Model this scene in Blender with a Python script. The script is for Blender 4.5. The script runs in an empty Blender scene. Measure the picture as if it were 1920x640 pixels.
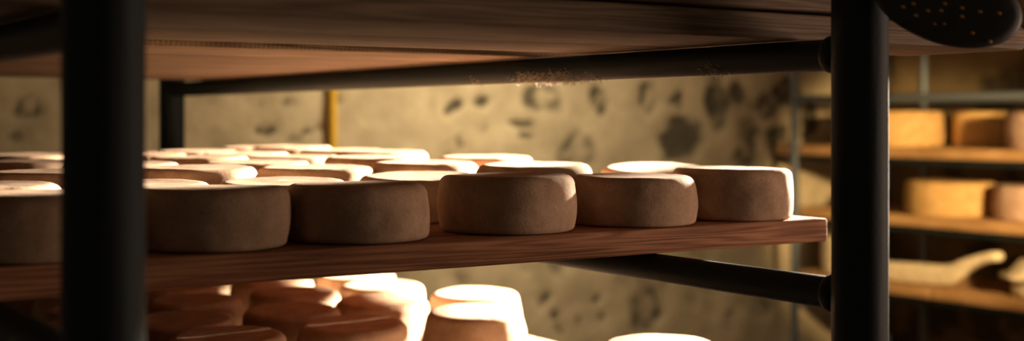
import bpy, bmesh, math, random
from mathutils import Vector, Matrix, noise

# ------------------------------------------------------------------ frame of reference
D = 0.07                      # diameter of the front posts (m); plan distances below are in D
H0 = 1.30                     # eye height above the cellar floor
F = 2495.0                    # focal length in pixels of the 1920 frame
HY = 222.0                    # horizon row
RX, RZ = 0.833, 0.554         # direction of the planks (plan)
LX, LZ = -0.554, 0.833        # direction of the long rails (plan)
PX, PZ = 6.21, 23.76          # right front post (plan)

sc = bpy.context.scene
col = sc.collection


def W(x, z, h):
    return Vector((x * D, z * D, H0 + h * D))


def ST(s, t, h=0.0):          # along the planks, along the rails
    return W(PX + RX * s + LX * t, PZ + RZ * s + LZ * t, h)


def s_at(px, t):              # plank coordinate at which line t appears under column px
    k = (px - 960) / F
    return (k * (PZ + LZ * t) - (PX + LX * t)) / (RX - k * RZ)


YAW = math.atan2(RZ, RX)

# ------------------------------------------------------------------ materials


def mat(name):
    m = bpy.data.materials.new(name)
    m.use_nodes = True
    nt = m.node_tree
    b = nt.nodes['Principled BSDF']
    return m, nt, b


def nd(nt, t, **kw):
    n = nt.nodes.new(t)
    for k, v in kw.items():
        if k in n.inputs:
            n.inputs[k].default_value = v
        else:
            setattr(n, k, v)
    return n


def ramp(nt, stops, fac):
    r = nt.nodes.new('ShaderNodeValToRGB')
    e = r.color_ramp.elements
    while len(e) < len(stops):
        e.new(0.5)
    for el, (p, c) in zip(e, stops):
        el.position = p
        el.color = (*c, 1) if len(c) == 3 else c
    nt.links.new(fac, r.inputs[0])
    return r


def bump(nt, b, h, strength, dist):
    n = nd(nt, 'ShaderNodeBump', Strength=strength, Distance=dist)
    nt.links.new(h, n.inputs['Height'])
    nt.links.new(n.outputs[0], b.inputs['Normal'])
    return n


def cheese_mat(name, c0, c1, c2, rough=0.85):
    m, nt, b = mat(name)
    tc = nd(nt, 'ShaderNodeTexCoord')
    oi = nd(nt, 'ShaderNodeObjectInfo')
    off = nd(nt, 'ShaderNodeVectorMath', operation='SCALE')
    off.inputs['Scale'].default_value = 13.0
    cb = nd(nt, 'ShaderNodeCombineXYZ')
    nt.links.new(oi.outputs['Random'], cb.inputs[0])
    nt.links.new(oi.outputs['Random'], cb.inputs[2])
    nt.links.new(cb.outputs[0], off.inputs[0])
    add = nd(nt, 'ShaderNodeVectorMath', operation='ADD')
    nt.links.new(tc.outputs['Object'], add.inputs[0])
    nt.links.new(off.outputs[0], add.inputs[1])
    n1 = nd(nt, 'ShaderNodeTexNoise', Scale=26.0, Detail=6.0, Roughness=0.65)
    nt.links.new(add.outputs[0], n1.inputs['Vector'])
    r1 = ramp(nt, [(0.30, c0), (0.52, c1), (0.75, c2)], n1.outputs[0])
    n2 = nd(nt, 'ShaderNodeTexNoise', Scale=420.0, Detail=3.0, Roughness=0.7)
    nt.links.new(add.outputs[0], n2.inputs['Vector'])
    r2 = ramp(nt, [(0.28, (0.62, 0.56, 0.50)), (0.5, (1, 1, 1)), (0.8, (1.0, 1.0, 1.0))], n2.outputs[0])
    mx = nd(nt, 'ShaderNodeMix', data_type='RGBA', blend_type='MULTIPLY')
    mx.inputs[0].default_value = 0.8
    nt.links.new(r1.outputs[0], mx.inputs[6])
    nt.links.new(r2.outputs[0], mx.inputs[7])
    hv = nd(nt, 'ShaderNodeHueSaturation')
    mr = nd(nt, 'ShaderNodeMapRange')
    mr.inputs['To Min'].default_value = 0.86
    mr.inputs['To Max'].default_value = 1.12
    nt.links.new(oi.outputs['Random'], mr.inputs['Value'])
    nt.links.new(mr.outputs[0], hv.inputs['Value'])
    nt.links.new(mx.outputs[2], hv.inputs['Color'])
    nt.links.new(hv.outputs[0], b.inputs['Base Color'])
    b.inputs['Roughness'].default_value = rough
    b.inputs['Specular IOR Level'].default_value = 0.25
    ad = nd(nt, 'ShaderNodeMath', operation='ADD')
    nt.links.new(n1.outputs[0], ad.inputs[0])
    ml = nd(nt, 'ShaderNodeMath', operation='MULTIPLY')
    ml.inputs[1].default_value = 0.35
    nt.links.new(n2.outputs[0], ml.inputs[0])
    nt.links.new(ml.outputs[0], ad.inputs[1])
    bump(nt, b, ad.outputs[0], 0.35, 0.004)
    return m


def wood_mat(name, dark, mid, light, gs=1.0, rough=0.75, saw=0.0):
    m, nt, b = mat(name)
    tc = nd(nt, 'ShaderNodeTexCoord')
    oi = nd(nt, 'ShaderNodeObjectInfo')
    cb = nd(nt, 'ShaderNodeCombineXYZ')
    ml = nd(nt, 'ShaderNodeMath', operation='MULTIPLY')
    ml.inputs[1].default_value = 7.0
    nt.links.new(oi.outputs['Random'], ml.inputs[0])
    for i in range(3):
        nt.links.new(ml.outputs[0], cb.inputs[i])
    add = nd(nt, 'ShaderNodeVectorMath', operation='ADD')
    nt.links.new(tc.outputs['Object'], add.inputs[0])
    nt.links.new(cb.outputs[0], add.inputs[1])
    mp = nd(nt, 'ShaderNodeMapping')
    mp.inputs['Scale'].default_value = (0.8 * gs, 26 * gs, 26 * gs)
    nt.links.new(add.outputs[0], mp.inputs[0])
    n0 = nd(nt, 'ShaderNodeTexNoise', Scale=1.0, Detail=3.0, Roughness=0.5)
    nt.links.new(mp.outputs[0], n0.inputs['Vector'])
    # growth rings: bands of a distorted field
    sn = nd(nt, 'ShaderNodeMath', operation='MULTIPLY')
    sn.inputs[1].default_value = 100.0
    nt.links.new(n0.outputs[0], sn.inputs[0])
    si = nd(nt, 'ShaderNodeMath', operation='SINE')
    nt.links.new(sn.outputs[0], si.inputs[0])
    mp2 = nd(nt, 'ShaderNodeMapping')
    mp2.inputs['Scale'].default_value = (9, 260, 260)
    nt.links.new(add.outputs[0], mp2.inputs[0])
    n2 = nd(nt, 'ShaderNodeTexNoise', Scale=1.0, Detail=4.0, Roughness=0.6)
    nt.links.new(mp2.outputs[0], n2.inputs['Vector'])
    a1 = nd(nt, 'ShaderNodeMapRange')
    a1.inputs['From Min'].default_value = -1
    a1.inputs['To Min'].default_value = 0.0
    a1.inputs['To Max'].default_value = 0.42
    nt.links.new(si.outputs[0], a1.inputs['Value'])
    a2 = nd(nt, 'ShaderNodeMath', operation='MULTIPLY_ADD')
    a2.inputs[1].default_value = 0.8
    nt.links.new(n2.outputs[0], a2.inputs[0])
    nt.links.new(a1.outputs[0], a2.inputs[2])
    r = ramp(nt, [(0.18, dark), (0.55, mid), (1.0, light)], a2.outputs[0])
    out = r.outputs[0]
    n3 = nd(nt, 'ShaderNodeTexNoise', Scale=5.0, Detail=4.0)
    nt.links.new(add.outputs[0], n3.inputs['Vector'])
    r3 = ramp(nt, [(0.3, (0.6, 0.55, 0.5)), (0.6, (1, 1, 1))], n3.outputs[0])
    mx = nd(nt, 'ShaderNodeMix', data_type='RGBA', blend_type='MULTIPLY')
    mx.inputs[0].default_value = 0.7
    nt.links.new(out, mx.inputs[6])
    nt.links.new(r3.outputs[0], mx.inputs[7])
    nt.links.new(mx.outputs[2], b.inputs['Base Color'])
    b.inputs['Roughness'].default_value = rough
    b.inputs['Specular IOR Level'].default_value = 0.25
    h = a2.outputs[0]
    if saw > 0:
        wv = nd(nt, 'ShaderNodeTexWave', Scale=42.0, Distortion=3.0)
        wv.inputs['Detail'].default_value = 2.0
        nt.links.new(add.outputs[0], wv.inputs['Vector'])
        a3 = nd(nt, 'ShaderNodeMath', operation='MULTIPLY_ADD')
        a3.inputs[1].default_value = saw
        nt.links.new(wv.outputs['Fac'], a3.inputs[0])
        nt.links.new(h, a3.inputs[2])
        h = a3.outputs[0]
    bump(nt, b, h, 0.45, 0.0025)
    return m


def paint_mat(name, c, rough=0.55, rust=(0.05, 0.03, 0.02), metal=0.0, spec=0.4):
    m, nt, b = mat(name)
    tc = nd(nt, 'ShaderNodeTexCoord')
    n1 = nd(nt, 'ShaderNodeTexNoise', Scale=35.0, Detail=6.0, Roughness=0.7)
    nt.links.new(tc.outputs['Object'], n1.inputs['Vector'])
    r = ramp(nt, [(0.55, c), (0.78, rust)], n1.outputs[0])
    nt.links.new(r.outputs[0], b.inputs['Base Color'])
    b.inputs['Roughness'].default_value = rough
    b.inputs['Metallic'].default_value = metal
    b.inputs['Specular IOR Level'].default_value = spec
    n2 = nd(nt, 'ShaderNodeTexNoise', Scale=180.0, Detail=4.0)
    nt.links.new(tc.outputs['Object'], n2.inputs['Vector'])
    bump(nt, b, n2.outputs[0], 0.25, 0.001)
    return m


def wall_mat(name, plaster0, plaster1, stone0, stone1):
    m, nt, b = mat(name)
    tc = nd(nt, 'ShaderNodeTexCoord')
    at = nd(nt, 'ShaderNodeAttribute', attribute_name='stone')
    n1 = nd(nt, 'ShaderNodeTexNoise', Scale=6.0, Detail=8.0, Roughness=0.65)
    nt.links.new(tc.outputs['Object'], n1.inputs['Vector'])
    p = ramp(nt, [(0.3, plaster0), (0.65, plaster1)], n1.outputs[0])
    n2 = nd(nt, 'ShaderNodeTexNoise', Scale=22.0, Detail=6.0, Roughness=0.7)
    nt.links.new(tc.outputs['Object'], n2.inputs['Vector'])
    s = ramp(nt, [(0.3, stone0), (0.7, stone1)], n2.outputs[0])
    a = nd(nt, 'ShaderNodeMath', operation='MULTIPLY_ADD')
    a.inputs[1].default_value = 0.5
    sb = nd(nt, 'ShaderNodeMath', operation='SUBTRACT')
    sb.inputs[1].default_value = 0.5
    nt.links.new(n2.outputs[0], sb.inputs[0])
    nt.links.new(sb.outputs[0], a.inputs[0])
    nt.links.new(at.outputs['Fac'], a.inputs[2])
    k = ramp(nt, [(0.28, (0, 0, 0)), (0.62, (1, 1, 1))], a.outputs[0])
    mx = nd(nt, 'ShaderNodeMix', data_type='RGBA')
    nt.links.new(k.outputs[0], mx.inputs[0])
    nt.links.new(p.outputs[0], mx.inputs[6])
    nt.links.new(s.outputs[0], mx.inputs[7])
    nt.links.new(mx.outputs[2], b.inputs['Base Color'])
    b.inputs['Roughness'].default_value = 0.95
    b.inputs['Specular IOR Level'].default_value = 0.1
    bump(nt, b, n2.outputs[0], 0.5, 0.01)
    return m


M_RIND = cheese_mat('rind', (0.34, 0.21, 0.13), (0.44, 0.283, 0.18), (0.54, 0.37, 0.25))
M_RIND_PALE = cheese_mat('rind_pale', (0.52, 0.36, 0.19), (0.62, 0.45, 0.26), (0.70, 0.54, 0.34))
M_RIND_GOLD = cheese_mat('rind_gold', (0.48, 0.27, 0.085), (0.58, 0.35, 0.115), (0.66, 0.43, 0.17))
M_CREAM = cheese_mat('cream', (0.58, 0.45, 0.25), (0.68, 0.55, 0.33), (0.76, 0.64, 0.42))
M_WOOD = wood_mat('plank_red', (0.11, 0.042, 0.018), (0.31, 0.125, 0.057), (0.47, 0.22, 0.11))
M_WOOD_LOW = wood_mat('plank_grey', (0.08, 0.045, 0.025), (0.20, 0.13, 0.08), (0.32, 0.22, 0.14))
M_WOOD_UP = wood_mat('plank_brown', (0.07, 0.042, 0.024), (0.16, 0.10, 0.058), (0.25, 0.165, 0.10))
M_WOOD_LIT = wood_mat('plank_lit_tone', (0.12, 0.075, 0.04), (0.22, 0.14, 0.08), (0.34, 0.23, 0.13), saw=0.8)  # paler than its neighbours: light on the sawn edge put into the colour
M_WOOD_OLD = wood_mat('plank_old', (0.30, 0.15, 0.05), (0.46, 0.25, 0.09), (0.60, 0.36, 0.15))
M_STEEL = paint_mat('dark_steel', (0.008, 0.0145, 0.0145), 0.65, rust=(0.012, 0.011, 0.009), spec=0.2)
M_GALV = paint_mat('galvanised', (0.13, 0.15, 0.155), 0.5, rust=(0.08, 0.09, 0.09), metal=0.3)
M_YELLOW = paint_mat('yellow_pipe', (0.62, 0.36, 0.02), 0.5, rust=(0.50, 0.28, 0.02))
M_DISC = paint_mat('disc', (0.020, 0.016, 0.012), 0.6, rust=(0.035, 0.022, 0.012))
M_FLECK = paint_mat('fleck', (0.45, 0.22, 0.07), 0.8, rust=(0.35, 0.16, 0.05))
M_DUST = paint_mat('dust', (0.62, 0.52, 0.40), 1.0, rust=(0.54, 0.45, 0.35), spec=0.0)
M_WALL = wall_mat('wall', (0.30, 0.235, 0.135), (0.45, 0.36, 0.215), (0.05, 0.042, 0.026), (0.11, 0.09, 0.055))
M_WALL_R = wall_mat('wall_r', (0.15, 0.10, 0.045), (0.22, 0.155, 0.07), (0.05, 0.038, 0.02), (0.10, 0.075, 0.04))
M_FLOOR = wall_mat('floor', (0.12, 0.095, 0.07), (0.18, 0.145, 0.11), (0.06, 0.05, 0.04), (0.1, 0.08, 0.06))

# ------------------------------------------------------------------ object helpers


def link(name, bm, material, parent=None, smooth=True, mw=None):
    me = bpy.data.meshes.new(name)
    bmesh.ops.recalc_face_normals(bm, faces=bm.faces)
    bm.to_mesh(me)
    bm.free()
    for p in me.polygons:
        p.use_smooth = smooth
    mats = material if isinstance(material, (list, tuple)) else [material]
    for m in mats:
        me.materials.append(m)
    o = bpy.data.objects.new(name, me)
    col.objects.link(o)
    if parent:
        o.parent = parent
    if mw is not None:
        o.matrix_basis = mw
    return o


def tag(o, label, cat, group=None):
    o['label'] = label
    o['category'] = cat
    if group:
        o['group'] = group
    return o


def empty(name, loc, rz=0.0):
    e = bpy.data.objects.new(name, None)
    col.objects.link(e)
    e.location = loc
    e.rotation_euler = (0, 0, rz)
    e.empty_display_size = 0.05
    return e


def place(s, t, h, rz=0.0):
    return Matrix.Translation(ST(s, t, h)) @ Matrix.Rotation(YAW + rz, 4, 'Z')


def lathe(bm, prof, n=72):
    rings = []
    for r, z in prof:
        if r < 1e-6:
            rings.append([bm.verts.new((0, 0, z))])
        else:
            rings.append([bm.verts.new((r * math.cos(2 * math.pi * i / n), r * math.sin(2 * math.pi * i / n), z)) for i in range(n)])
    for a, b in zip(rings, rings[1:]):
        for i in range(n):
            j = (i + 1) % n
            if len(a) == 1 and len(b) == 1:
                continue
            if len(a) == 1:
                bm.faces.new((a[0], b[i], b[j]))
            elif len(b) == 1:
                bm.faces.new((a[i], a[j], b[0]))
            else:
                bm.faces.new((a[i], a[j], b[j], b[i]))


def cheese_bm(r, h, seed, bulge=0.03, taper=0.0, edge=0.20, tilt=0.0, dents=0, lean=0.0):
    """wheel of cheese resting on z=0: pressed flat faces, rounded edges, slightly bulging rind"""
    rnd = random.Random(seed)
    e0, e1 = edge * rnd.uniform(0.4, 0.6), edge * rnd.uniform(0.85, 1.3)
    prof = [(0, 0), (r * 0.35, 0), (r * 0.65, 0)]
    rb, rt = r * (1 + taper), r * (1 - taper)
    for k in range(7):
        a = -math.pi / 2 + k / 6 * math.pi / 2
        prof.append((rb - e0 + e0 * math.cos(a), e0 + e0 * math.sin(a)))
    n = 9
    for k in range(1, n):
        u = k / n
        z = e0 + (h - e0 - e1) * u
        prof.append((rb + (rt - rb) * u + bulge * r * 4 * u * (1 - u), z))
    for k in range(7):
        a = k / 6 * math.pi / 2
        prof.append((rt - e1 + e1 * math.cos(a), h - e1 + e1 * math.sin(a)))
    prof += [(r * 0.78, h - 0.005), (r * 0.6, h - 0.015), (r * 0.4, h - 0.02), (r * 0.2, h - 0.02), (0, h - 0.02)]
    bm = bmesh.new()
    lathe(bm, [(x * D, z * D) for x, z in prof], 72)
    off = Vector((seed * 3.1, seed * 1.7, 0))
    td = rnd.uniform(0, 6.28)
    dl = []
    for _ in range(dents):
        a = rnd.uniform(0, 6.28)
        dl.append((Vector((r * D * math.cos(a), r * D * math.sin(a), h * D * rnd.uniform(0.3, 0.95))), rnd.uniform(0.006, 0.011)))
    for v in bm.verts:
        c = v.co.copy()
        nz = noise.noise(c * 16 + off) * 0.0022 + noise.noise(c * 55 + off) * 0.0007
        rr = math.hypot(c.x, c.y)
        lift = max(0.0, min(1.0, c.z / (0.25 * D)))
        if rr > 1e-5:
            v.co.x += c.x / rr * nz * lift * 1.4 * min(1, rr / (0.6 * r * D))
            v.co.y += c.y / rr * nz * lift * 1.4 * min(1, rr / (0.6 * r * D))
        u = c.z / (h * D)
        v.co.z += u * (nz * 0.6 + tilt * D * (c.x * math.cos(td) + c.y * math.sin(td)) / (r * D))
        v.co.z += u * lean * D * (c.x * 0.554 + c.y * 0.833) / (r * D)
        for p, q in dl:
            d = (c - p).length
            if d < q:
                k = (1 - d / q) ** 2 * 0.004
                v.co.x -= c.x / max(rr, 1e-5) * k
                v.co.y -= c.y / max(rr, 1e-5) * k
    return bm


def board_bm(L, w, t, seed, edge=0.05, warp=0.0):
    """plank along X from 0 to L, Y 0..w, Z 0..t (in D) with worn arrises"""
    rnd = random.Random(seed)
    L, w, t, e = L * D, w * D, t * D, edge * D
    sec = []
    for cx, cy, a0 in ((w - e, t - e, 0), (e, t - e, 90), (e, e, 180), (w - e, e, 270)):
        for k in range(4):
            a = math.radians(a0 + k * 30)
            sec.append((cx + e * math.cos(a), cy + e * math.sin(a)))
    n = max(24, int(L / 0.02))
    xs = [0.0, e * 0.3] + [e + (L - 2 * e) * i / n for i in range(n + 1)] + [L - e * 0.3, L]
    bm = bmesh.new()
    rings = []
    off = Vector((seed * 5.3, seed * 2.9, seed))
    for i, x in enumerate(xs):
        sc_ = e * 0.8 if i in (0, len(xs) - 1) else (e * 0.25 if i in (1, len(xs) - 2) else 0)
        ring = []
        for y, z in sec:
            yy = y + (sc_ if y < w / 2 else -sc_)
            zz = z + (sc_ if z < t / 2 else -sc_)
            p = Vector((x, yy, zz))
            ny = noise.noise(Vector((x * 6, yy * 20, zz * 20)) + off) * 0.0006
            nz = noise.noise(Vector((x * 5, yy * 15, zz * 15)) - off) * 0.0006
            ring.append(bm.verts.new((x, yy + ny, zz + (nz if zz > t / 2 else -abs(nz) * 0 + nz * 0.4))))
        rings.append(ring)
    m = len(sec)
    for a, b in zip(rings, rings[1:]):
        for i in range(m):
            j = (i + 1) % m
            bm.faces.new((a[i], a[j], b[j], b[i]))
    bm.faces.new(rings[0][::-1])
    bm.faces.new(rings[-1])
    return bm


def tube_bm(p0, p1, r, n=40, caps=True, seg=1, wob=0.0, bm=None):
    bm = bm or bmesh.new()
    p0, p1 = Vector(p0), Vector(p1)
    d = (p1 - p0).normalized()
    up = Vector((0, 0, 1)) if abs(d.z) < 0.9 else Vector((1, 0, 0))
    a = d.cross(up).normalized()
    b = d.cross(a)
    rings = []
    for k in range(seg + 1):
        c = p0.lerp(p1, k / seg)
        rings.append([bm.verts.new(c + (a * math.cos(2 * math.pi * i / n) + b * math.sin(2 * math.pi * i / n)) *
                                   (r + wob * noise.noise(c * 9 + Vector((i, 0, 0))))) for i in range(n)])
    for q, w in zip(rings, rings[1:]):
        for i in range(n):
            j = (i + 1) % n
            bm.faces.new((q[i], q[j], w[j], w[i]))
    if caps:
        bm.faces.new(rings[0][::-1])
        bm.faces.new(rings[-1])
    return bm


def auto_smooth(o, deg=40):
    me = o.data
    bm = bmesh.new()
    bm.from_mesh(me)
    lim = math.radians(deg)
    for e in bm.edges:
        if len(e.link_faces) == 2 and e.calc_face_angle(0) > lim:
            e.smooth = False
    bm.to_mesh(me)
    bm.free()


# ------------------------------------------------------------------ the setting
BL = 66.0      # back wall: distance along L
RR = 77.0      # side wall: distance along R


def RL(r, l, h=0.0):
    return W(RX * r + LX * l, RZ * r + LZ * l, h)


def wall_grid(name, p_of, nu, nv, material, mask, depth, normal):
    bm = bmesh.new()
    lay = bm.verts.layers.float.new('stone')
    g = []
    for i in range(nu + 1):
        row = []
        for j in range(nv + 1):
            p = p_of(i / nu, j / nv)
            k = mask(p)
            q = p + normal * (noise.noise(p * 2.2) * 0.02 + noise.noise(p * 7) * 0.008 - k * depth)
            v = bm.verts.new(q)
            v[lay] = k
            row.append(v)
        g.append(row)
    for i in range(nu):
        for j in range(nv):
            bm.faces.new((g[i][j], g[i + 1][j], g[i + 1][j + 1], g[i][j + 1]))
    # thickness behind the face
    back = []
    per = [g[i][0] for i in range(nu + 1)] + [g[nu][j] for j in range(1, nv + 1)] + \
          [g[i][nv] for i in range(nu - 1, -1, -1)] + [g[0][j] for j in range(nv - 1, 0, -1)]
    for v in per:
        w = bm.verts.new(v.co - normal * 0.25)
        back.append(w)
    m = len(per)
    for i in range(m):
        j = (i + 1) % m
        bm.faces.new((per[i], back[i], back[j], per[j]))
    bm.faces.new(back)
    o = link(name, bm, material)
    o['kind'] = 'structure'
    return o


def to_px(p):
    x, y, z = p
    return 960 + F * x / y, HY - F * (z - H0) / y


# stones of the rubble wall where the lime plaster has worn away: (column, row, half sizes, tilt, hollow, strength)
STONES = [(852, 200, 24, 12, -20, 0.5, 1), (910, 187, 24, 12, -25, 0, 1), (1022, 186, 54, 30, 5, .9, .85),
          (1126, 187, 21, 32, 0, .8, 1), (1213, 182, 24, 30, 0, .7, .9), (1270, 190, 22, 18, 10, .3, .8),
          (980, 237, 32, 8, -3, 0, .9), (985, 257, 13, 9, 0, 0, .85), (840, 270, 12, 30, 15, .3, .6),
          (1085, 285, 56, 38, 0, .6, .75), (1275, 262, 60, 38, -10, .2, 1), (1345, 195, 30, 52, 0, .2, 1), (1385, 175, 26, 26, 0, .2, .9), (1465, 270, 40, 40, 10, .2, .9), (1520, 230, 30, 40, 0, 0, .9), (1480, 170, 40, 24, 0, .2, .9), (1400, 300, 40, 24, 0, .2, .8),  # right-hand stones, some added to put shade into the wall colour
          (1410, 250, 35, 40, 0, .2, .7), (1440, 200, 40, 30, 0, 0, .7), (905, 245, 12, 20, 0, 0, .5),
          (495, 240, 26, 10, -8, 0, .8), (590, 242, 20, 9, 0, 0, .8), (560, 265, 24, 12, 0, 0, .6),
          (640, 185, 16, 10, 0, 0, .7), (385, 197, 18, 6, 0, 0, .6), (480, 190, 20, 14, 0, .3, .5), (545, 190, 22, 14, 0, .2, .6),
          (690, 210, 20, 18, 0, .4, .4), (760, 195, 22, 12, 0, .3, .4), (865, 262, 12, 9, 0, 0, .6),
          (60, 205, 34, 26, 0, .8, .8), (28, 255, 24, 16, 0, 0, .6), (290, 276, 12, 8, 0, 0, .8), (275, 215, 18, 26, 0, .5, .4),
          (1022, 560, 17, 11, -40, 0, 1), (1042, 592, 14, 9, 50, 0, .8), (1050, 620, 9, 18, -20, 0, .7), (870, 530, 15, 11, 0, 0, .7),
          (990, 505, 16, 8, 0, 0, .7), (1120, 562, 12, 12, 0, 0, .8), (1085, 598, 12, 12, 0, 0, .7), (1130, 598, 10, 10, 0, 0, .7),
          (1215, 580, 48, 42, -25, .5, .75), (1195, 610, 18, 20, 0, 0, .7), (1300, 565, 16, 14, 0, 0, .6), (1330, 540, 20, 12, 0, 0, .5),
          (1370, 600, 30, 20, 0, .3, .6), (1160, 540, 30, 16, 0, .6, .5), (1430, 570, 30, 26, 0, .2, .6), (930, 590, 14, 10, 0, 0, .5)]


def plane_pt(px, py):                       # where the sight line meets the back wall
    k = (px - 960) / F
    z = BL / (LZ + LX * k)
    return W(k * z, z, (HY - py) / F * z), z


RV = Vector((RX, RZ, 0))
LV = Vector((LX, LZ, 0))
BLOBS = []
for px, py, a, b_, th, hol, st in STONES:
    p, z = plane_pt(px, py)
    BLOBS.append((p.dot(RV), p.z, a / F * z * D * 0.93, b_ / F * z * D, math.radians(th), hol, st))
rb = random.Random(4)
for _ in range(150):                        # stones elsewhere on the wall
    u, v = rb.uniform(-1.5, 4.6), rb.uniform(0.0, 2.8)
    pp = RV * u + LV * BL * D
    pp.z = v
    x, y = to_px(pp)
    if -20 < x < 1500 and -20 < y < 660:
        continue
    BLOBS.append((u, v, rb.uniform(0.03, 0.11), rb.uniform(0.03, 0.07), rb.uniform(-.5, .5), rb.choice((0, 0, .6)), rb.uniform(.5, 1)))


def back_mask(p):
    u, v = p.dot(RV), p.z
    w = Vector((noise.noise(p * 9), noise.noise(p * 9 + Vector((7, 3, 1))), 0)) * 0.03
    w += Vector((noise.noise(p * 26), noise.noise(p * 26 + Vector((5, 9, 2))), 0)) * 0.014
    u, v = u + w.x, v + w.y
    k = 0.0
    for cu, cv, a, b_, th, hol, st in BLOBS:
        du, dv = u - cu, cv - v
        if abs(du) > 0.3 or abs(dv) > 0.3:
            continue
        x = (du * math.cos(th) + dv * math.sin(th)) / a
        y = (-du * math.sin(th) + dv * math.cos(th)) / b_
        d = math.sqrt(x * x + y * y)
        f = max(0.0, min(1.0, (1.4 - d) / 0.8))
        if hol:
            f *= 1 - hol * 0.7 * max(0.0, min(1.0, (0.75 - d) / 0.4))
        k = max(k, f * st)
    k *= 0.8 + 0.5 * noise.noise(p * 18)
    return max(0.0, min(1.0, max(k, (noise.noise(p * 4.5) + 0.6 * noise.noise(p * 11)) * 0.55)))


def rough_mask(p):
    return max(0.0, min(1.0, (noise.noise(p * 5) + 0.35 * noise.noise(p * 14) + 0.05) * 1.6))


TOP = 18.0
FLOOR_H = -H0 / D
wall_grid('wall_back', lambda u, v: RL(-22 + u * (RR + 22), BL, FLOOR_H + v * (TOP - FLOOR_H + 4)), 360, 150, M_WALL, back_mask, 0.02, -LV)
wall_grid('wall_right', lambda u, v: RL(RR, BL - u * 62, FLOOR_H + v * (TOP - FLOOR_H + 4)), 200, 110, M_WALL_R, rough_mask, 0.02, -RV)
wall_grid('floor', lambda u, v: RL(-22 + u * (RR + 22), 0 + v * BL, FLOOR_H), 120, 100, M_FLOOR, rough_mask, 0.0, Vector((0, 0, 1)) * 0.0 + Vector((0, 0, 1)))

# yellow pipe standing against the back wall
p, z = plane_pt(620, 222)
yp = p - LV * 0.02
bm = tube_bm((yp.x, yp.y, 0.03), (yp.x, yp.y, 2.35), 0.0155, 24)
o = link('wall_pipe', bm, M_YELLOW)
auto_smooth(o)
tag(o, 'thin yellow upright pipe standing against the rubble wall', 'pipe')

# ------------------------------------------------------------------ front rack
S_LEFT = -13.46
RAIL_LEN = 36.0
LEVELS = (-7.2, -2.9, 1.45)     # rail tops
RAIL_R = 0.29

rack = empty('pipe_rack', ST(0, 0, FLOOR_H))
tag(rack, 'dark steel pipe rack holding the planks of brown cheese wheels', 'rack')
inv = rack.location.copy()


def L_(v):
    return v - inv


for s in (0, S_LEFT):
    for t in (0, RAIL_LEN):
        r = 0.5
        o = link('post', tube_bm(L_(ST(s, t, FLOOR_H)), L_(ST(s, t, 10.5)), r * D, 64, seg=60, wob=0.0006), M_STEEL, rack)
        auto_smooth(o)
for h in LEVELS + (5.8,):
    for s in (0, S_LEFT):
        hc = h - RAIL_R
        o = link('rail', tube_bm(L_(ST(s, 0.3, hc)), L_(ST(s, RAIL_LEN - 0.3, hc)), RAIL_R * D, 40, seg=90, wob=0.0004), M_STEEL, rack)
        auto_smooth(o)
        if s == 0 and h in (-2.9, 1.45):
            # weld bead where the rail meets the post
            bm = bmesh.new()
            n = 40
            rings = []
            for k in range(6):
                a = k / 5 * math.pi
                rr = RAIL_R * D + 0.0045 * math.sin(a) + 0.0005
                tt = 0.40 + 0.16 * (1 - math.cos(a))
                c = L_(ST(0, tt, hc))
                rings.append([bm.verts.new(c + (Vector((RX, RZ, 0)) * math.cos(2 * math.pi * i / n) + Vector((0, 0, 1)) * math.sin(2 * math.pi * i / n)) *
                                           (rr + 0.0008 * noise.noise(Vector((i * 0.9, k, h))))) for i in range(n)])
            for a_, b_ in zip(rings, rings[1:]):
                for i in range(n):
                    bm.faces.new((a_[i], a_[(i + 1) % n], b_[(i + 1) % n], b_[i]))
            w = link('weld_bead', bm, M_STEEL, o)
        if s == 0 and h == 1.45:
            # cobweb and dust caught on the underside of the rail
            bm = bmesh.new()
            rw = random.Random(11)
            for tc_, ww, cnt, ll in ((9.0, 1.3, 520, 0.012), (10.0, 1.0, 260, 0.010), (3.6, 0.4, 60, 0.010), (12.6, 0.2, 40, 0.008)):
                for _ in range(cnt):
                    t = tc_ + rw.gauss(0, ww * 0.5)
                    a = rw.uniform(-2.9, -0.9)          # lower, camera-side skin of the pipe
                    c = ST(0, t, hc) + (Vector((RX, RZ, 0)) * math.cos(a) + Vector((0, 0, 1)) * math.sin(a)) * (RAIL_R * D)
                    dv = Vector((rw.uniform(-1, 1), rw.uniform(-1, 1), rw.uniform(-1, .6))).normalized() * rw.uniform(0.3, 1) * ll
                    tube_bm(L_(c), L_(c + dv), 0.00035, 4, seg=1, bm=bm)
            w = link('cobweb', bm, M_DUST, o)
            w['label'] = 'pale dusty cobweb clinging under the rail'
            w['kind'] = 'stuff'
for h in (10.2, FLOOR_H + 1.6):       # cross bars joining the two sides
    for t in (0, RAIL_LEN):
        o = link('cross_bar', tube_bm(L_(ST(S_LEFT + 0.3, t, h)), L_(ST(-0.3, t, h)), RAIL_R * D, 32), M_STEEL, rack)
        auto_smooth(o)

# planks -----------------------------------------------------------------------
ORD = ['front', 'second', 'third', 'fourth', 'fifth', 'sixth', 'seventh', 'eighth', 'ninth', 'tenth']
TH = 0.54
PITCH = 3.3


def plank(s0, s1, t0, w, h, seed, material, label, group, th=TH, rz=0.0, edge=0.06):
    bm = board_bm(s1 - s0, w, th, seed, edge)
    o = link('shelf_board', bm, material, mw=place(s0, t0, h + 0.018, rz))
    auto_smooth(o, 50)
    tag(o, label, 'board', group)
    return o


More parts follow.
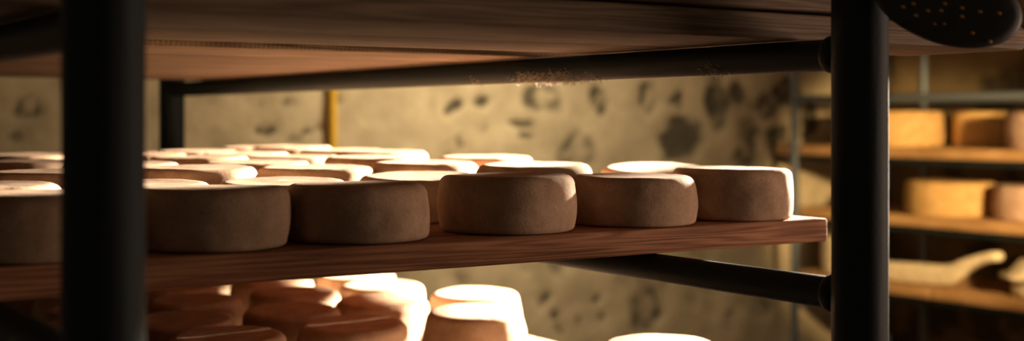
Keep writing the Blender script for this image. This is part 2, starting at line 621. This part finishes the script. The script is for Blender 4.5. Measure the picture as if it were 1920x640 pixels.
rj = random.Random(3)
MID_T0 = 5.5
for k in range(8):
    e = 5.1 if k == 0 else (6.85 if k == 1 else 8.3 + rj.uniform(-0.3, 0.3))  # rear planks lengthened, unseen, to shade the bottom shelf
    lab = 'reddish worn plank carrying the %s row of cheeses on the middle shelf' % ORD[k]
    plank(-18.5, e, MID_T0 + k * PITCH, PITCH - 0.02, -2.9, 20 + k, M_WOOD, lab, 'planks of the middle shelf')
UP_T0 = 1.4
t_up = UP_T0
for k in range(10):
    e = 6.75 if k == 0 else 6.2 + rj.uniform(-0.6, 0.2)
    if k > 3:
        e = {4: 10.0, 5: 11.8, 6: 11.0}.get(k, 9.5)  # ends lengthened out of view to shade the cheeses beneath
    if k == 2:
        t_up += 2.0             # one narrow plank is missing here
        continue
    lab = ('brown plank at the front of the upper shelf, its overhanging end lit red' if k == 0 else
           'brown plank overhead, %s from the front of the upper shelf' % ORD[k - (k > 2)])
    if k == 3:
        lab = 'rough-sawn plank of the upper shelf, coloured paler for light on its sawn edge'
    w = 3.05 if k == 9 else PITCH - 0.02
    plank(-18.5, e, t_up, w, 1.45, 60 + k, M_WOOD_LIT if k == 3 else M_WOOD_UP, lab, 'planks of the upper shelf', th=0.49)
    t_up += PITCH
plank(-18.5, 6.3, UP_T0 + 0.05, PITCH - 0.1, 1.45 + 0.49 + 0.07, 90, M_WOOD_UP,
      'brown plank stacked on the front plank of the upper shelf, dark gap beneath', 'planks of the upper shelf', rz=0.0)
bm = None
LOW_T0 = 6.6
LOW_PITCH = 3.4
for k in range(8):
    e = 4.7 if k >= 2 else 5.2
    lab = 'dark plank of the bottom shelf, %s from the front' % ORD[k] if k else 'dark plank at the front of the bottom shelf'
    plank(-18.5, e, LOW_T0 + k * LOW_PITCH, LOW_PITCH - 0.02, -7.2, 40 + k, M_WOOD_LOW, lab, 'planks of the bottom shelf')

# cheese wheels ------------------------------------------------------------------
COUNT = ['nearest the lit end', 'second from the lit end', 'third from the lit end', 'fourth from the lit end', 'fifth from the lit end', 'sixth from the lit end']


def wheel(px, t, h0, r, h, seed, label, group, material=None, **kw):
    bm = cheese_bm(r, h, seed, **kw)
    s = s_at(px, t)
    o = link('cheese_wheel', bm, material or M_RIND, mw=place(s, t, h0 + 0.028, 0.0 if kw.get('lean') else random.Random(seed).uniform(0, 6)))
    tag(o, label, 'cheese', group)
    return o


MID_TOP = -2.9 + TH
G_MID = 'cheese wheels on the middle shelf'
G_LOW = 'cheese wheels on the bottom shelf'
# (column of the centre, radius, height, taper, bulge)
ROWS = {
    0: [(1372, 1.40, 1.17, 0.0, 0.02), (1186, 1.40, 1.06, 0.005, 0.03), (951, 1.42, 1.15, 0.0, 0.03), (667, 1.42, 1.07, 0.01, 0.02), (395, 1.40, 1.08, -0.01, 0.03), (60, 1.45, 1.08, 0, 0.03)],
    1: [(1228, 1.42, 1.06, 0.0, 0.02), (1001, 1.42, 1.22, 0.0, 0.02), (788, 1.42, 1.02, 0.0, 0.02), (530, 1.40, 0.98, 0, 0.02), (262, 1.42, 1.02, 0, 0.02), (-30, 1.42, 1.08, 0, 0.02)],
    2: [(796, 1.42, 1.20, 0, 0.03), (592, 1.42, 1.14, 0, 0.03), (366, 1.44, 1.20, 0, 0.03), (100, 1.42, 1.18, 0, 0.02)],
    3: [(910, 1.40, 1.20, 0, 0.02), (702, 1.42, 1.26, 0, 0.02), (480, 1.42, 1.18, 0, 0.02), (230, 1.42, 1.22, 0, 0.02)],
    4: [(718, 1.40, 1.32, 0, 0.02), (552, 1.36, 1.22, 0, 0.02), (372, 1.40, 1.24, 0, 0.02), (60, 1.4, 1.2, 0, 0.02)],
    5: [(640, 1.40, 1.30, 0, 0.02), (460, 1.40, 1.24, 0, 0.02), (265, 1.40, 1.26, 0, 0.02)],
    6: [(546, 1.40, 1.35, 0, 0.02), (370, 1.40, 1.25, 0, 0.02), (60, 1.4, 1.2, 0, 0.02)],
    7: [(480, 1.38, 1.26, 0, 0.02), (300, 1.38, 1.08, 0, 0.02)],
}
seed = 100
for k, row in ROWS.items():
    t = MID_T0 + PITCH / 2 - 0.1 + k * PITCH
    for i, (px, r, h, tp, bl) in enumerate(row):
        seed += 1
        if k == 0:
            lab = 'brown cheese wheel in the front row of the middle shelf, ' + COUNT[i]
        else:
            lab = 'cheese wheel in the %s row of the middle shelf, %s' % (ORD[k], COUNT[i])
        tt = t - 0.15 if k == 0 else t
        wheel(px, tt, MID_TOP, r, h, seed, lab, G_MID, taper=tp, bulge=bl, dents=2 if k == 0 else 0, tilt=0.0 if k else 0.012,
              lean={1228: 0.12, 1001: 0.04, 788: 0.06, 530: 0.05}.get(px, 0.02) if k == 1 else (0.015 if k > 1 else 0.0))

LOW_TOP = -7.2 + TH
LOWS = {  # row index -> wheels
    0: [(1238, 1.42, 1.25, 0.02)],
    2: [(890, 1.40, 1.27, 0.035), (662, 1.44, 1.25, 0.0), (428, 1.44, 1.25, 0.0), (160, 1.44, 1.25, 0.0)],
    3: [(891, 1.40, 1.25, 0.02), (716, 1.36, 1.27, -0.02), (547, 1.36, 1.22, 0.0), (342, 1.42, 1.22, 0.0), (100, 1.42, 1.22, 0.0)],
    4: [(715, 1.38, 1.25, 0.0), (553, 1.38, 1.25, 0.0), (365, 1.40, 1.25, 0.0), (172, 1.40, 1.2, 0.0)],
    5: [(668, 1.36, 1.2, 0.0), (510, 1.36, 1.22, 0.0), (330, 1.36, 1.22, 0.0), (150, 1.36, 1.22, 0.0)],
    6: [(400, 1.36, 1.22, 0.0), (215, 1.36, 1.22, 0.0), (36, 1.36, 1.22, 0.0)],
    7: [(300, 1.34, 1.22, 0.0), (120, 1.34, 1.3, 0.0), (-45, 1.34, 1.25, 0.0)],
}
for k, row in LOWS.items():
    t = LOW_T0 + LOW_PITCH / 2 + k * LOW_PITCH
    for i, (px, r, h, tp) in enumerate(row):
        seed += 1
        if k == 0:
            lab = 'lone brightly lit cheese wheel at the front of the bottom shelf'
        else:
            lab = 'cheese wheel in the %s row of the bottom shelf, %s' % (ORD[k - 1] if k > 2 else 'second', COUNT[i])
            lab = {2: 'cheese wheel in the nearer row of the bottom shelf, ', 3: 'cheese wheel in the second row of the bottom shelf, ',
                   4: 'cheese wheel in the third row of the bottom shelf, ', 5: 'cheese wheel in the fourth row of the bottom shelf, ',
                   6: 'cheese wheel in the fifth row of the bottom shelf, ', 7: 'cheese wheel in the rearmost row of the bottom shelf, '}[k] + COUNT[i]
        wheel(px, t, LOW_TOP, r, h, seed, lab, G_LOW, taper=tp, dents=4 if (k == 2 and i == 0) else 0,
              lean=0.05 if k in (2, 3) else 0.02)

# dark perforated oval hung before the upper planks --------------------------------
disc_root = None


def disc():
    t = UP_T0 - 0.42
    zc = 22.85
    c0 = W((1780 - 960) / F * zc, zc, (HY - 0) / F * zc)
    px = zc / F * D
    a, b_, th, dep = 146 * px, 82 * px, math.radians(-18), 0.30 * D
    bm = bmesh.new()
    # shallow oval pad in local x (across), z (up), y (towards back)
    prof = [(0, -0.06), (0.35, -0.055), (0.65, -0.035), (0.85, 0.0), (0.95, 0.12), (1.0, 0.35), (1.0, 0.65), (0.95, 0.9), (0.85, 1.0), (0.4, 1.0), (0, 1.0)]
    n = 80
    rings = []
    for r, y in prof:
        if r == 0:
            rings.append([bm.verts.new((0, y * dep, 0))])
        else:
            rings.append([bm.verts.new((r * a * math.cos(2 * math.pi * i / n), y * dep + 0.0006 * noise.noise(Vector((i * .3, r * 9, 2))), r * b_ * math.sin(2 * math.pi * i / n))) for i in range(n)])
    for p_, q_ in zip(rings, rings[1:]):
        for i in range(n):
            j = (i + 1) % n
            if len(p_) == 1:
                bm.faces.new((p_[0], q_[i], q_[j]))
            elif len(q_) == 1:
                bm.faces.new((p_[i], p_[j], q_[0]))
            else:
                bm.faces.new((p_[i], p_[j], q_[j], q_[i]))
    for f in bm.faces:
        f.material_index = 0
    # pale specks in the pierced holes
    fl = [(1712, 7), (1693, 13), (1771, 7), (1739, 20), (1764, 20), (1717, 29), (1803, 15), (1803, 31), (1837, 22), (1873, 25), (1823, 62), (1856, 78), (1752, 45), (1770, 45),
          (1700, -20), (1735, -15), (1770, -22), (1805, -20), (1840, -14), (1870, -10), (1720, -45), (1760, -50), (1800, -50)]
    ct, st = math.cos(-th), math.sin(-th)
    for q, (fx, fy) in enumerate(fl):
        dx, dz = (fx - 1780) * px, -(fy - 0) * px
        x = dx * math.cos(th) + dz * math.sin(th)
        z = -dx * math.sin(th) + dz * math.cos(th)
        rr = math.hypot(x / a, z / b_)
        y0 = (-0.06 + 0.025 * (rr / 0.65) ** 2) * dep if rr < 0.65 else (-0.035 + 0.035 * (rr - 0.65) / 0.2) * dep
        m = 8
        big = 0.7 if q in (12, 13) else 1.0
        top = [bm.verts.new((x + 0.0030 * big * math.cos(2 * math.pi * i / m), y0 - 0.0004, z + 0.0021 * big * math.sin(2 * math.pi * i / m))) for i in range(m)]
        bot = [bm.verts.new((v.co.x, y0 + 0.0015, v.co.z)) for v in top]
        f = bm.faces.new(top)
        f.material_index = 1
        for i in range(m):
            f = bm.faces.new((top[i], top[(i + 1) % m], bot[(i + 1) % m], bot[i]))
            f.material_index = 1
    root = empty('perforated_disc', c0)
    tag(root, 'black oval perforated disc with pale flecks hanging before the upper planks', 'disc')
    # faces the front of the rack, leaning with its long axis falling to the outside
    o = link('body', bm, [M_DISC, M_FLECK], root, mw=Matrix.Rotation(YAW * 0.35, 4, 'Y') @ Matrix.Identity(4))
    o.matrix_basis = Matrix.Rotation(-th, 4, 'Y')
    # bent strap from the back of the disc onto the stacked plank
    bm = bmesh.new()
    w = 0.010
    ztop = (1.45 + 0.018 + 0.49 + TH + 0.07 + 0.02) * D + H0 - c0.z + 0.0012
    path = [((0.0, dep * 0.98, 0.02), (0, 1, 0)), ((0.0, dep * 0.98, ztop), (0, 1, 1)), ((0.06, 0.26, ztop), (0, 0, 1))]
    pts = []
    for (x, y, z), nv in path:
        nv = Vector(nv).normalized() * 0.0015
        c = Vector((x, y + (0.0015 if nv.y > 0 else 0), z))
        pts.append([bm.verts.new(c + Vector((sx * w, 0, 0)) + nv * sy) for sx, sy in ((-1, -1), (1, -1), (1, 1), (-1, 1))])
    for p_, q_ in zip(pts, pts[1:]):
        for i in range(4):
            bm.faces.new((p_[i], p_[(i + 1) % 4], q_[(i + 1) % 4], q_[i]))
    bm.faces.new(pts[0][::-1])
    bm.faces.new(pts[-1])
    link('hanger', bm, M_DISC, root, smooth=False)
    return root


disc()

# ------------------------------------------------------------------ second rack beyond the aisle
K2 = 1.38
OX, OZ = 19.0 * K2, 56.0 * K2


def Q(a, d, h):               # a along the rack (towards the back wall), d deeper into it
    return W(OX + LX * a + RX * d, OZ + LZ * a + RZ * d, h)


def a_at(px, d=0.0):
    k = (px - 960) / F
    return (k * (OZ + RZ * d) - (OX + RX * d)) / (LX - k * LZ)


rack2 = empty('pipe_shelving', Q(0, 0, FLOOR_H))
tag(rack2, 'grey galvanised pipe shelving across the aisle, holding golden cheeses', 'rack')
inv2 = rack2.location.copy()
DEP = 6.0 * K2
A_FAR, A_NEAR = a_at(1490), -20.0
H2 = (-1.3 * K2, -4.3 * K2, -7.4 * K2)
T2 = 0.47 * K2
HP = 0.9 * K2
for d in (0.0, DEP):
    for a in ((A_FAR, A_NEAR) if d == 0 else (A_FAR + 0.0, a_at(1732, DEP), A_NEAR)):
        o = link('post', tube_bm(Q(a, d, FLOOR_H) - inv2, Q(a, d, 6.0) - inv2, 0.27 * D, 28), M_GALV, rack2)
        auto_smooth(o)
    for h in (HP,) + tuple(q - T2 - 0.23 for q in H2):
        if h != HP:
            dd = 0.9 if d == 0 else 7.0
        else:
            dd = d
        o = link('rail', tube_bm(Q(A_FAR, dd, h) - inv2, Q(A_NEAR, dd, h) - inv2, (0.27 if h == HP else 0.2) * D, 24), M_GALV if h == HP else M_STEEL, rack2)
        auto_smooth(o)
for a in (A_FAR, A_NEAR):
    for h in (HP,) + tuple(q - T2 - 0.23 for q in H2):
        o = link('end_bar', tube_bm(Q(a, 0, h) - inv2, Q(a, DEP, h) - inv2, 0.18 * D, 20), M_STEEL, rack2)
        auto_smooth(o)


def plank2(a0, a1, d0, w, h, seed, label):
    bm = board_bm(a0 - a1, w, T2, seed, 0.07)
    m = Matrix.Translation(Q(a0, d0, h - T2)) @ Matrix.Rotation(math.atan2(-LZ, -LX), 4, 'Z')
    o = link('shelf_board', bm, M_WOOD_OLD, mw=m)
    auto_smooth(o, 50)
    tag(o, label, 'board', 'planks of the shelving across the aisle')


# local Y of these planks points deeper into the rack (+R)
NAMES = ['top', 'middle', 'lowest']
for i, h in enumerate(H2):
    far_a = a_at(1446) if i == 0 else A_FAR + 0.6
    joint = a_at(1737) if i == 2 else None
    if joint:
        plank2(far_a, joint + 0.04, 0.4, 3.9, h, 200 + i, 'old plank of the far shelving lowest tier, end behind the post')
        plank2(joint - 0.04, A_NEAR + 0.5, 0.4, 3.9, h, 230 + i, 'old plank of the far shelving lowest tier, under the curled slab tip')
    else:
        plank2(far_a, A_NEAR + 0.5, 0.4, 3.9, h, 200 + i, 'old amber plank along the front of the far shelving %s tier' % NAMES[i])
    plank2(far_a - 0.3, A_NEAR + 0.5, 4.4, 3.5, h, 215 + i, 'old plank along the rear of the far shelving %s tier' % NAMES[i])


def wheel2(px, d, h0, r, h, seed, label, material, **kw):
    bm = cheese_bm(r * K2, h * K2, seed, **kw)
    d *= K2
    a = a_at(px, d)
    o = link('cheese_wheel', bm, material, mw=Matrix.Translation(Q(a, d, h0 + 0.02)) @ Matrix.Rotation(seed, 4, 'Z'))
    tag(o, label, 'cheese', 'cheeses on the shelving across the aisle')


wheel2(1684, 2.3, H2[0], 2.0, 1.62, 301, 'large golden cheese wheel on the top tier of the far shelving, beside the post', M_RIND_GOLD)
wheel2(1840, 4.7, H2[0], 1.25, 1.62, 302, 'smaller amber cheese wheel next to the large golden one on the top tier', M_RIND_GOLD)
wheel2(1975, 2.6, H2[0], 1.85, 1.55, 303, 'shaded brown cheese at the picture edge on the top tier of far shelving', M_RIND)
wheel2(1782, 2.3, H2[1], 1.92, 1.50, 304, 'golden cheese wheel alone in the light on the middle tier of far shelving', M_RIND_GOLD)
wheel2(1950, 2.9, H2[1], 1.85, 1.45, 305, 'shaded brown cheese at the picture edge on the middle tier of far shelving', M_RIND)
wheel2(1597, 2.2, H2[2], 1.40, 1.75, 306, 'pale upright cheese on the lowest tier, mostly hidden behind the dark post', M_CREAM)

# the curled slab
def slab():
    d0, d1 = 0.8, 1.7
    h = H2[2]
    zc = 55.0
    # centre line in (column, row, half thickness in pixels)
    path = [(1625, 505, 17), (1665, 509, 18), (1700, 512, 19), (1735, 515, 20), (1765, 517, 20), (1783, 516, 19), (1797, 509, 16), (1810, 500, 13), (1826, 492, 11), (1845, 486, 10), (1864, 482, 10), (1876, 482, 8)]
    pts = []
    dmid = 0.5 * (d0 + d1)
    for px, py, ht in path:
        a = a_at(px - 10, d0)
        z = OZ + LZ * a + RZ * d0
        pts.append((a, (HY - py) / F * z, ht / F * z))
    a0 = pts[3][0]
    # rest it on the plank
    low = min(hh - t_ for _, hh, t_ in pts)
    base = Q(a0, dmid, h)
    bm = bmesh.new()
    n = 20
    rings = []
    # finer resampling
    fine = []
    for i in range(len(pts) - 1):
        for k in range(4):
            u = k / 4
            fine.append(tuple(pts[i][j] * (1 - u) + pts[i + 1][j] * u for j in range(3)))
    fine.append(pts[-1])
    for i, (a, hh, th) in enumerate(fine):
        pa = fine[max(i - 1, 0)]
        na = fine[min(i + 1, len(fine) - 1)]
        tx, tz = -(na[0] - pa[0]), na[1] - pa[1]
        l = math.hypot(tx, tz)
        nx, nz = -tz / l, tx / l
        end = 1.0
        if i == 0 or i == len(fine) - 1:
            end = 0.55
        ring = []
        for k in range(n):
            q = 2 * math.pi * k / n
            cs, sn = math.cos(q), math.sin(q)
            cs = math.copysign(abs(cs) ** 0.5, cs)
            sn = math.copysign(abs(sn) ** 0.6, sn)
            wob = 1 + 0.05 * noise.noise(Vector((a * 1.5, k * 0.5, 3)))
            dd = dmid + cs * (d1 - d0) / 2 * (0.6 + 0.4 * end) * wob
            off = sn * th * end * wob
            ring.append(bm.verts.new(Q(a - nx * off, dd, hh + nz * off) - base))
        rings.append(ring)
    for p_, q_ in zip(rings, rings[1:]):
        for i in range(n):
            j = (i + 1) % n
            bm.faces.new((p_[i], p_[j], q_[j], q_[i]))
    bm.faces.new(rings[0][::-1])
    bm.faces.new(rings[-1])
    zmin = min(v.co.z for v in bm.verts)
    o = link('curled_slab', bm, M_CREAM, mw=Matrix.Translation(base + Vector((0, 0, -zmin + 0.0005))))
    tag(o, 'long cream slab with one end curling upward on the lowest tier of far shelving', 'slab')


slab()


def lipped():
    r, h = 1.15 * K2, 1.5 * K2
    prof = [(0, 0), (r * .6, 0), (r * .92, 0.03), (r, 0.15), (r * 1.0, 0.5), (r * .97, 0.9), (r * 1.0, 1.02), (r * 1.38, 1.02), (r * 1.48, 1.12), (r * 1.42, 1.25), (r * 1.1, 1.38), (r * .7, h), (r * .3, h), (0, h)]
    bm = bmesh.new()
    lathe(bm, [(x * D, z * D) for x, z in prof], 48)
    for v in bm.verts:
        k = 1 + 0.06 * noise.noise(v.co * 20)
        v.co.x *= k
        v.co.y *= k
        v.co.z *= 1 + 0.05 * noise.noise(v.co * 14 + Vector((4, 4, 4)))
    px = 1953
    a = a_at(px, 2.6)
    o = link('lipped_cheese', bm, M_CREAM, mw=Matrix.Translation(Q(a, 2.6, H2[2] + 0.02)))
    tag(o, 'pale cream cheese with a jutting rim beside the curled slab tip', 'cheese', 'cheeses on the shelving across the aisle')


lipped()

# ------------------------------------------------------------------ light
def area(name, loc, target, size, power, color, spread=180):
    d = bpy.data.lights.new(name, 'AREA')
    d.shape = 'DISK'
    d.size = size
    d.energy = power
    d.color = color
    d.spread = math.radians(spread)
    o = bpy.data.objects.new(name, d)
    col.objects.link(o)
    o.location = loc
    o.rotation_euler = (Vector(target) - Vector(loc)).to_track_quat('-Z', 'Y').to_euler()
    return o


def spot(name, loc, target, radius, power, color, size, blend):
    d = bpy.data.lights.new(name, 'SPOT')
    d.shadow_soft_size = radius
    d.energy = power
    d.color = color
    d.spot_size = math.radians(size)
    d.spot_blend = blend
    o = bpy.data.objects.new(name, d)
    col.objects.link(o)
    o.location = loc
    o.rotation_euler = (Vector(target) - Vector(loc)).to_track_quat('-Z', 'Y').to_euler()
    return o


# low light from the aisle, raking across the rack from behind; three narrow spots are added to it
LAMP = RL(47.3, 32.2, 4.0)


def aim(deg, dist, h):
    a = math.radians(deg)
    return RL(47.3 - math.cos(a) * dist, 32.2 + math.sin(a) * dist, h)


spot('aisle_lamp', LAMP, aim(9.0, 33, -1.5), 0.05, 6200.0, (1.0, 0.87, 0.68), 45, 0.18)
spot('added_spot_near', LAMP, aim(-20.2, 26, -1.9), 0.10, 4500.0, (1.0, 0.85, 0.66), 6.4, 0.3)  # added narrow beam for the rim of the near cheese
spot('added_spot_low', LAMP, aim(-15.5, 27, -6.4), 0.10, 4500.0, (1.0, 0.85, 0.66), 8.0, 0.3)  # added narrow beam for the lone wheel on the bottom shelf
spot('added_spot_post', LAMP, aim(-30.5, 33, -1.6), 0.10, 2600.0, (1.0, 0.85, 0.66), 9.0, 0.3)  # added narrow beam for the edge of the right post
# added spot, shining on the fronts of the second rack
spot('added_shelving_spot', RL(46, 12, 3.0), Q(-4.6, 0, -3.0), 0.08, 950.0, (1.0, 0.70, 0.36), 22, 0.5)
# added unseen light washing the rubble wall
area('added_wall_wash', RL(41, 50, 13), RL(39, 66, -3), 0.5, 21.0, (1.0, 0.84, 0.60), 125)
# weak warm fill, added at the front of the rack
area('added_front_fill', RL(44, 4, -2.5), RL(15, 22, -1.5), 0.9, 27.0, (1.0, 0.70, 0.52))

wd = bpy.data.worlds.new('World')
sc.world = wd
wd.use_nodes = True
bg = wd.node_tree.nodes['Background']
bg.inputs[0].default_value = (0.95, 0.72, 0.50, 1)
bg.inputs[1].default_value = 0.06

# ------------------------------------------------------------------ camera
cam = bpy.data.cameras.new('camera')
cam.sensor_width = 36.0
cam.lens = F / 1920 * 36
cam.shift_y = -(320 - HY) / 1920
cam.dof.use_dof = True
cam.dof.focus_distance = 27.2 * D
cam.dof.aperture_fstop = 2.4
cam.clip_start = 0.02
co = bpy.data.objects.new('camera', cam)
col.objects.link(co)
co.location = (0, 0, H0)
co.rotation_euler = (math.radians(90), 0, 0)
sc.camera = co

sc.view_settings.view_transform = 'Standard'
sc.view_settings.look = 'None'
sc.view_settings.gamma = 1
sc.view_settings.use_curve_mapping = False
sc.view_settings.exposure = 0.0
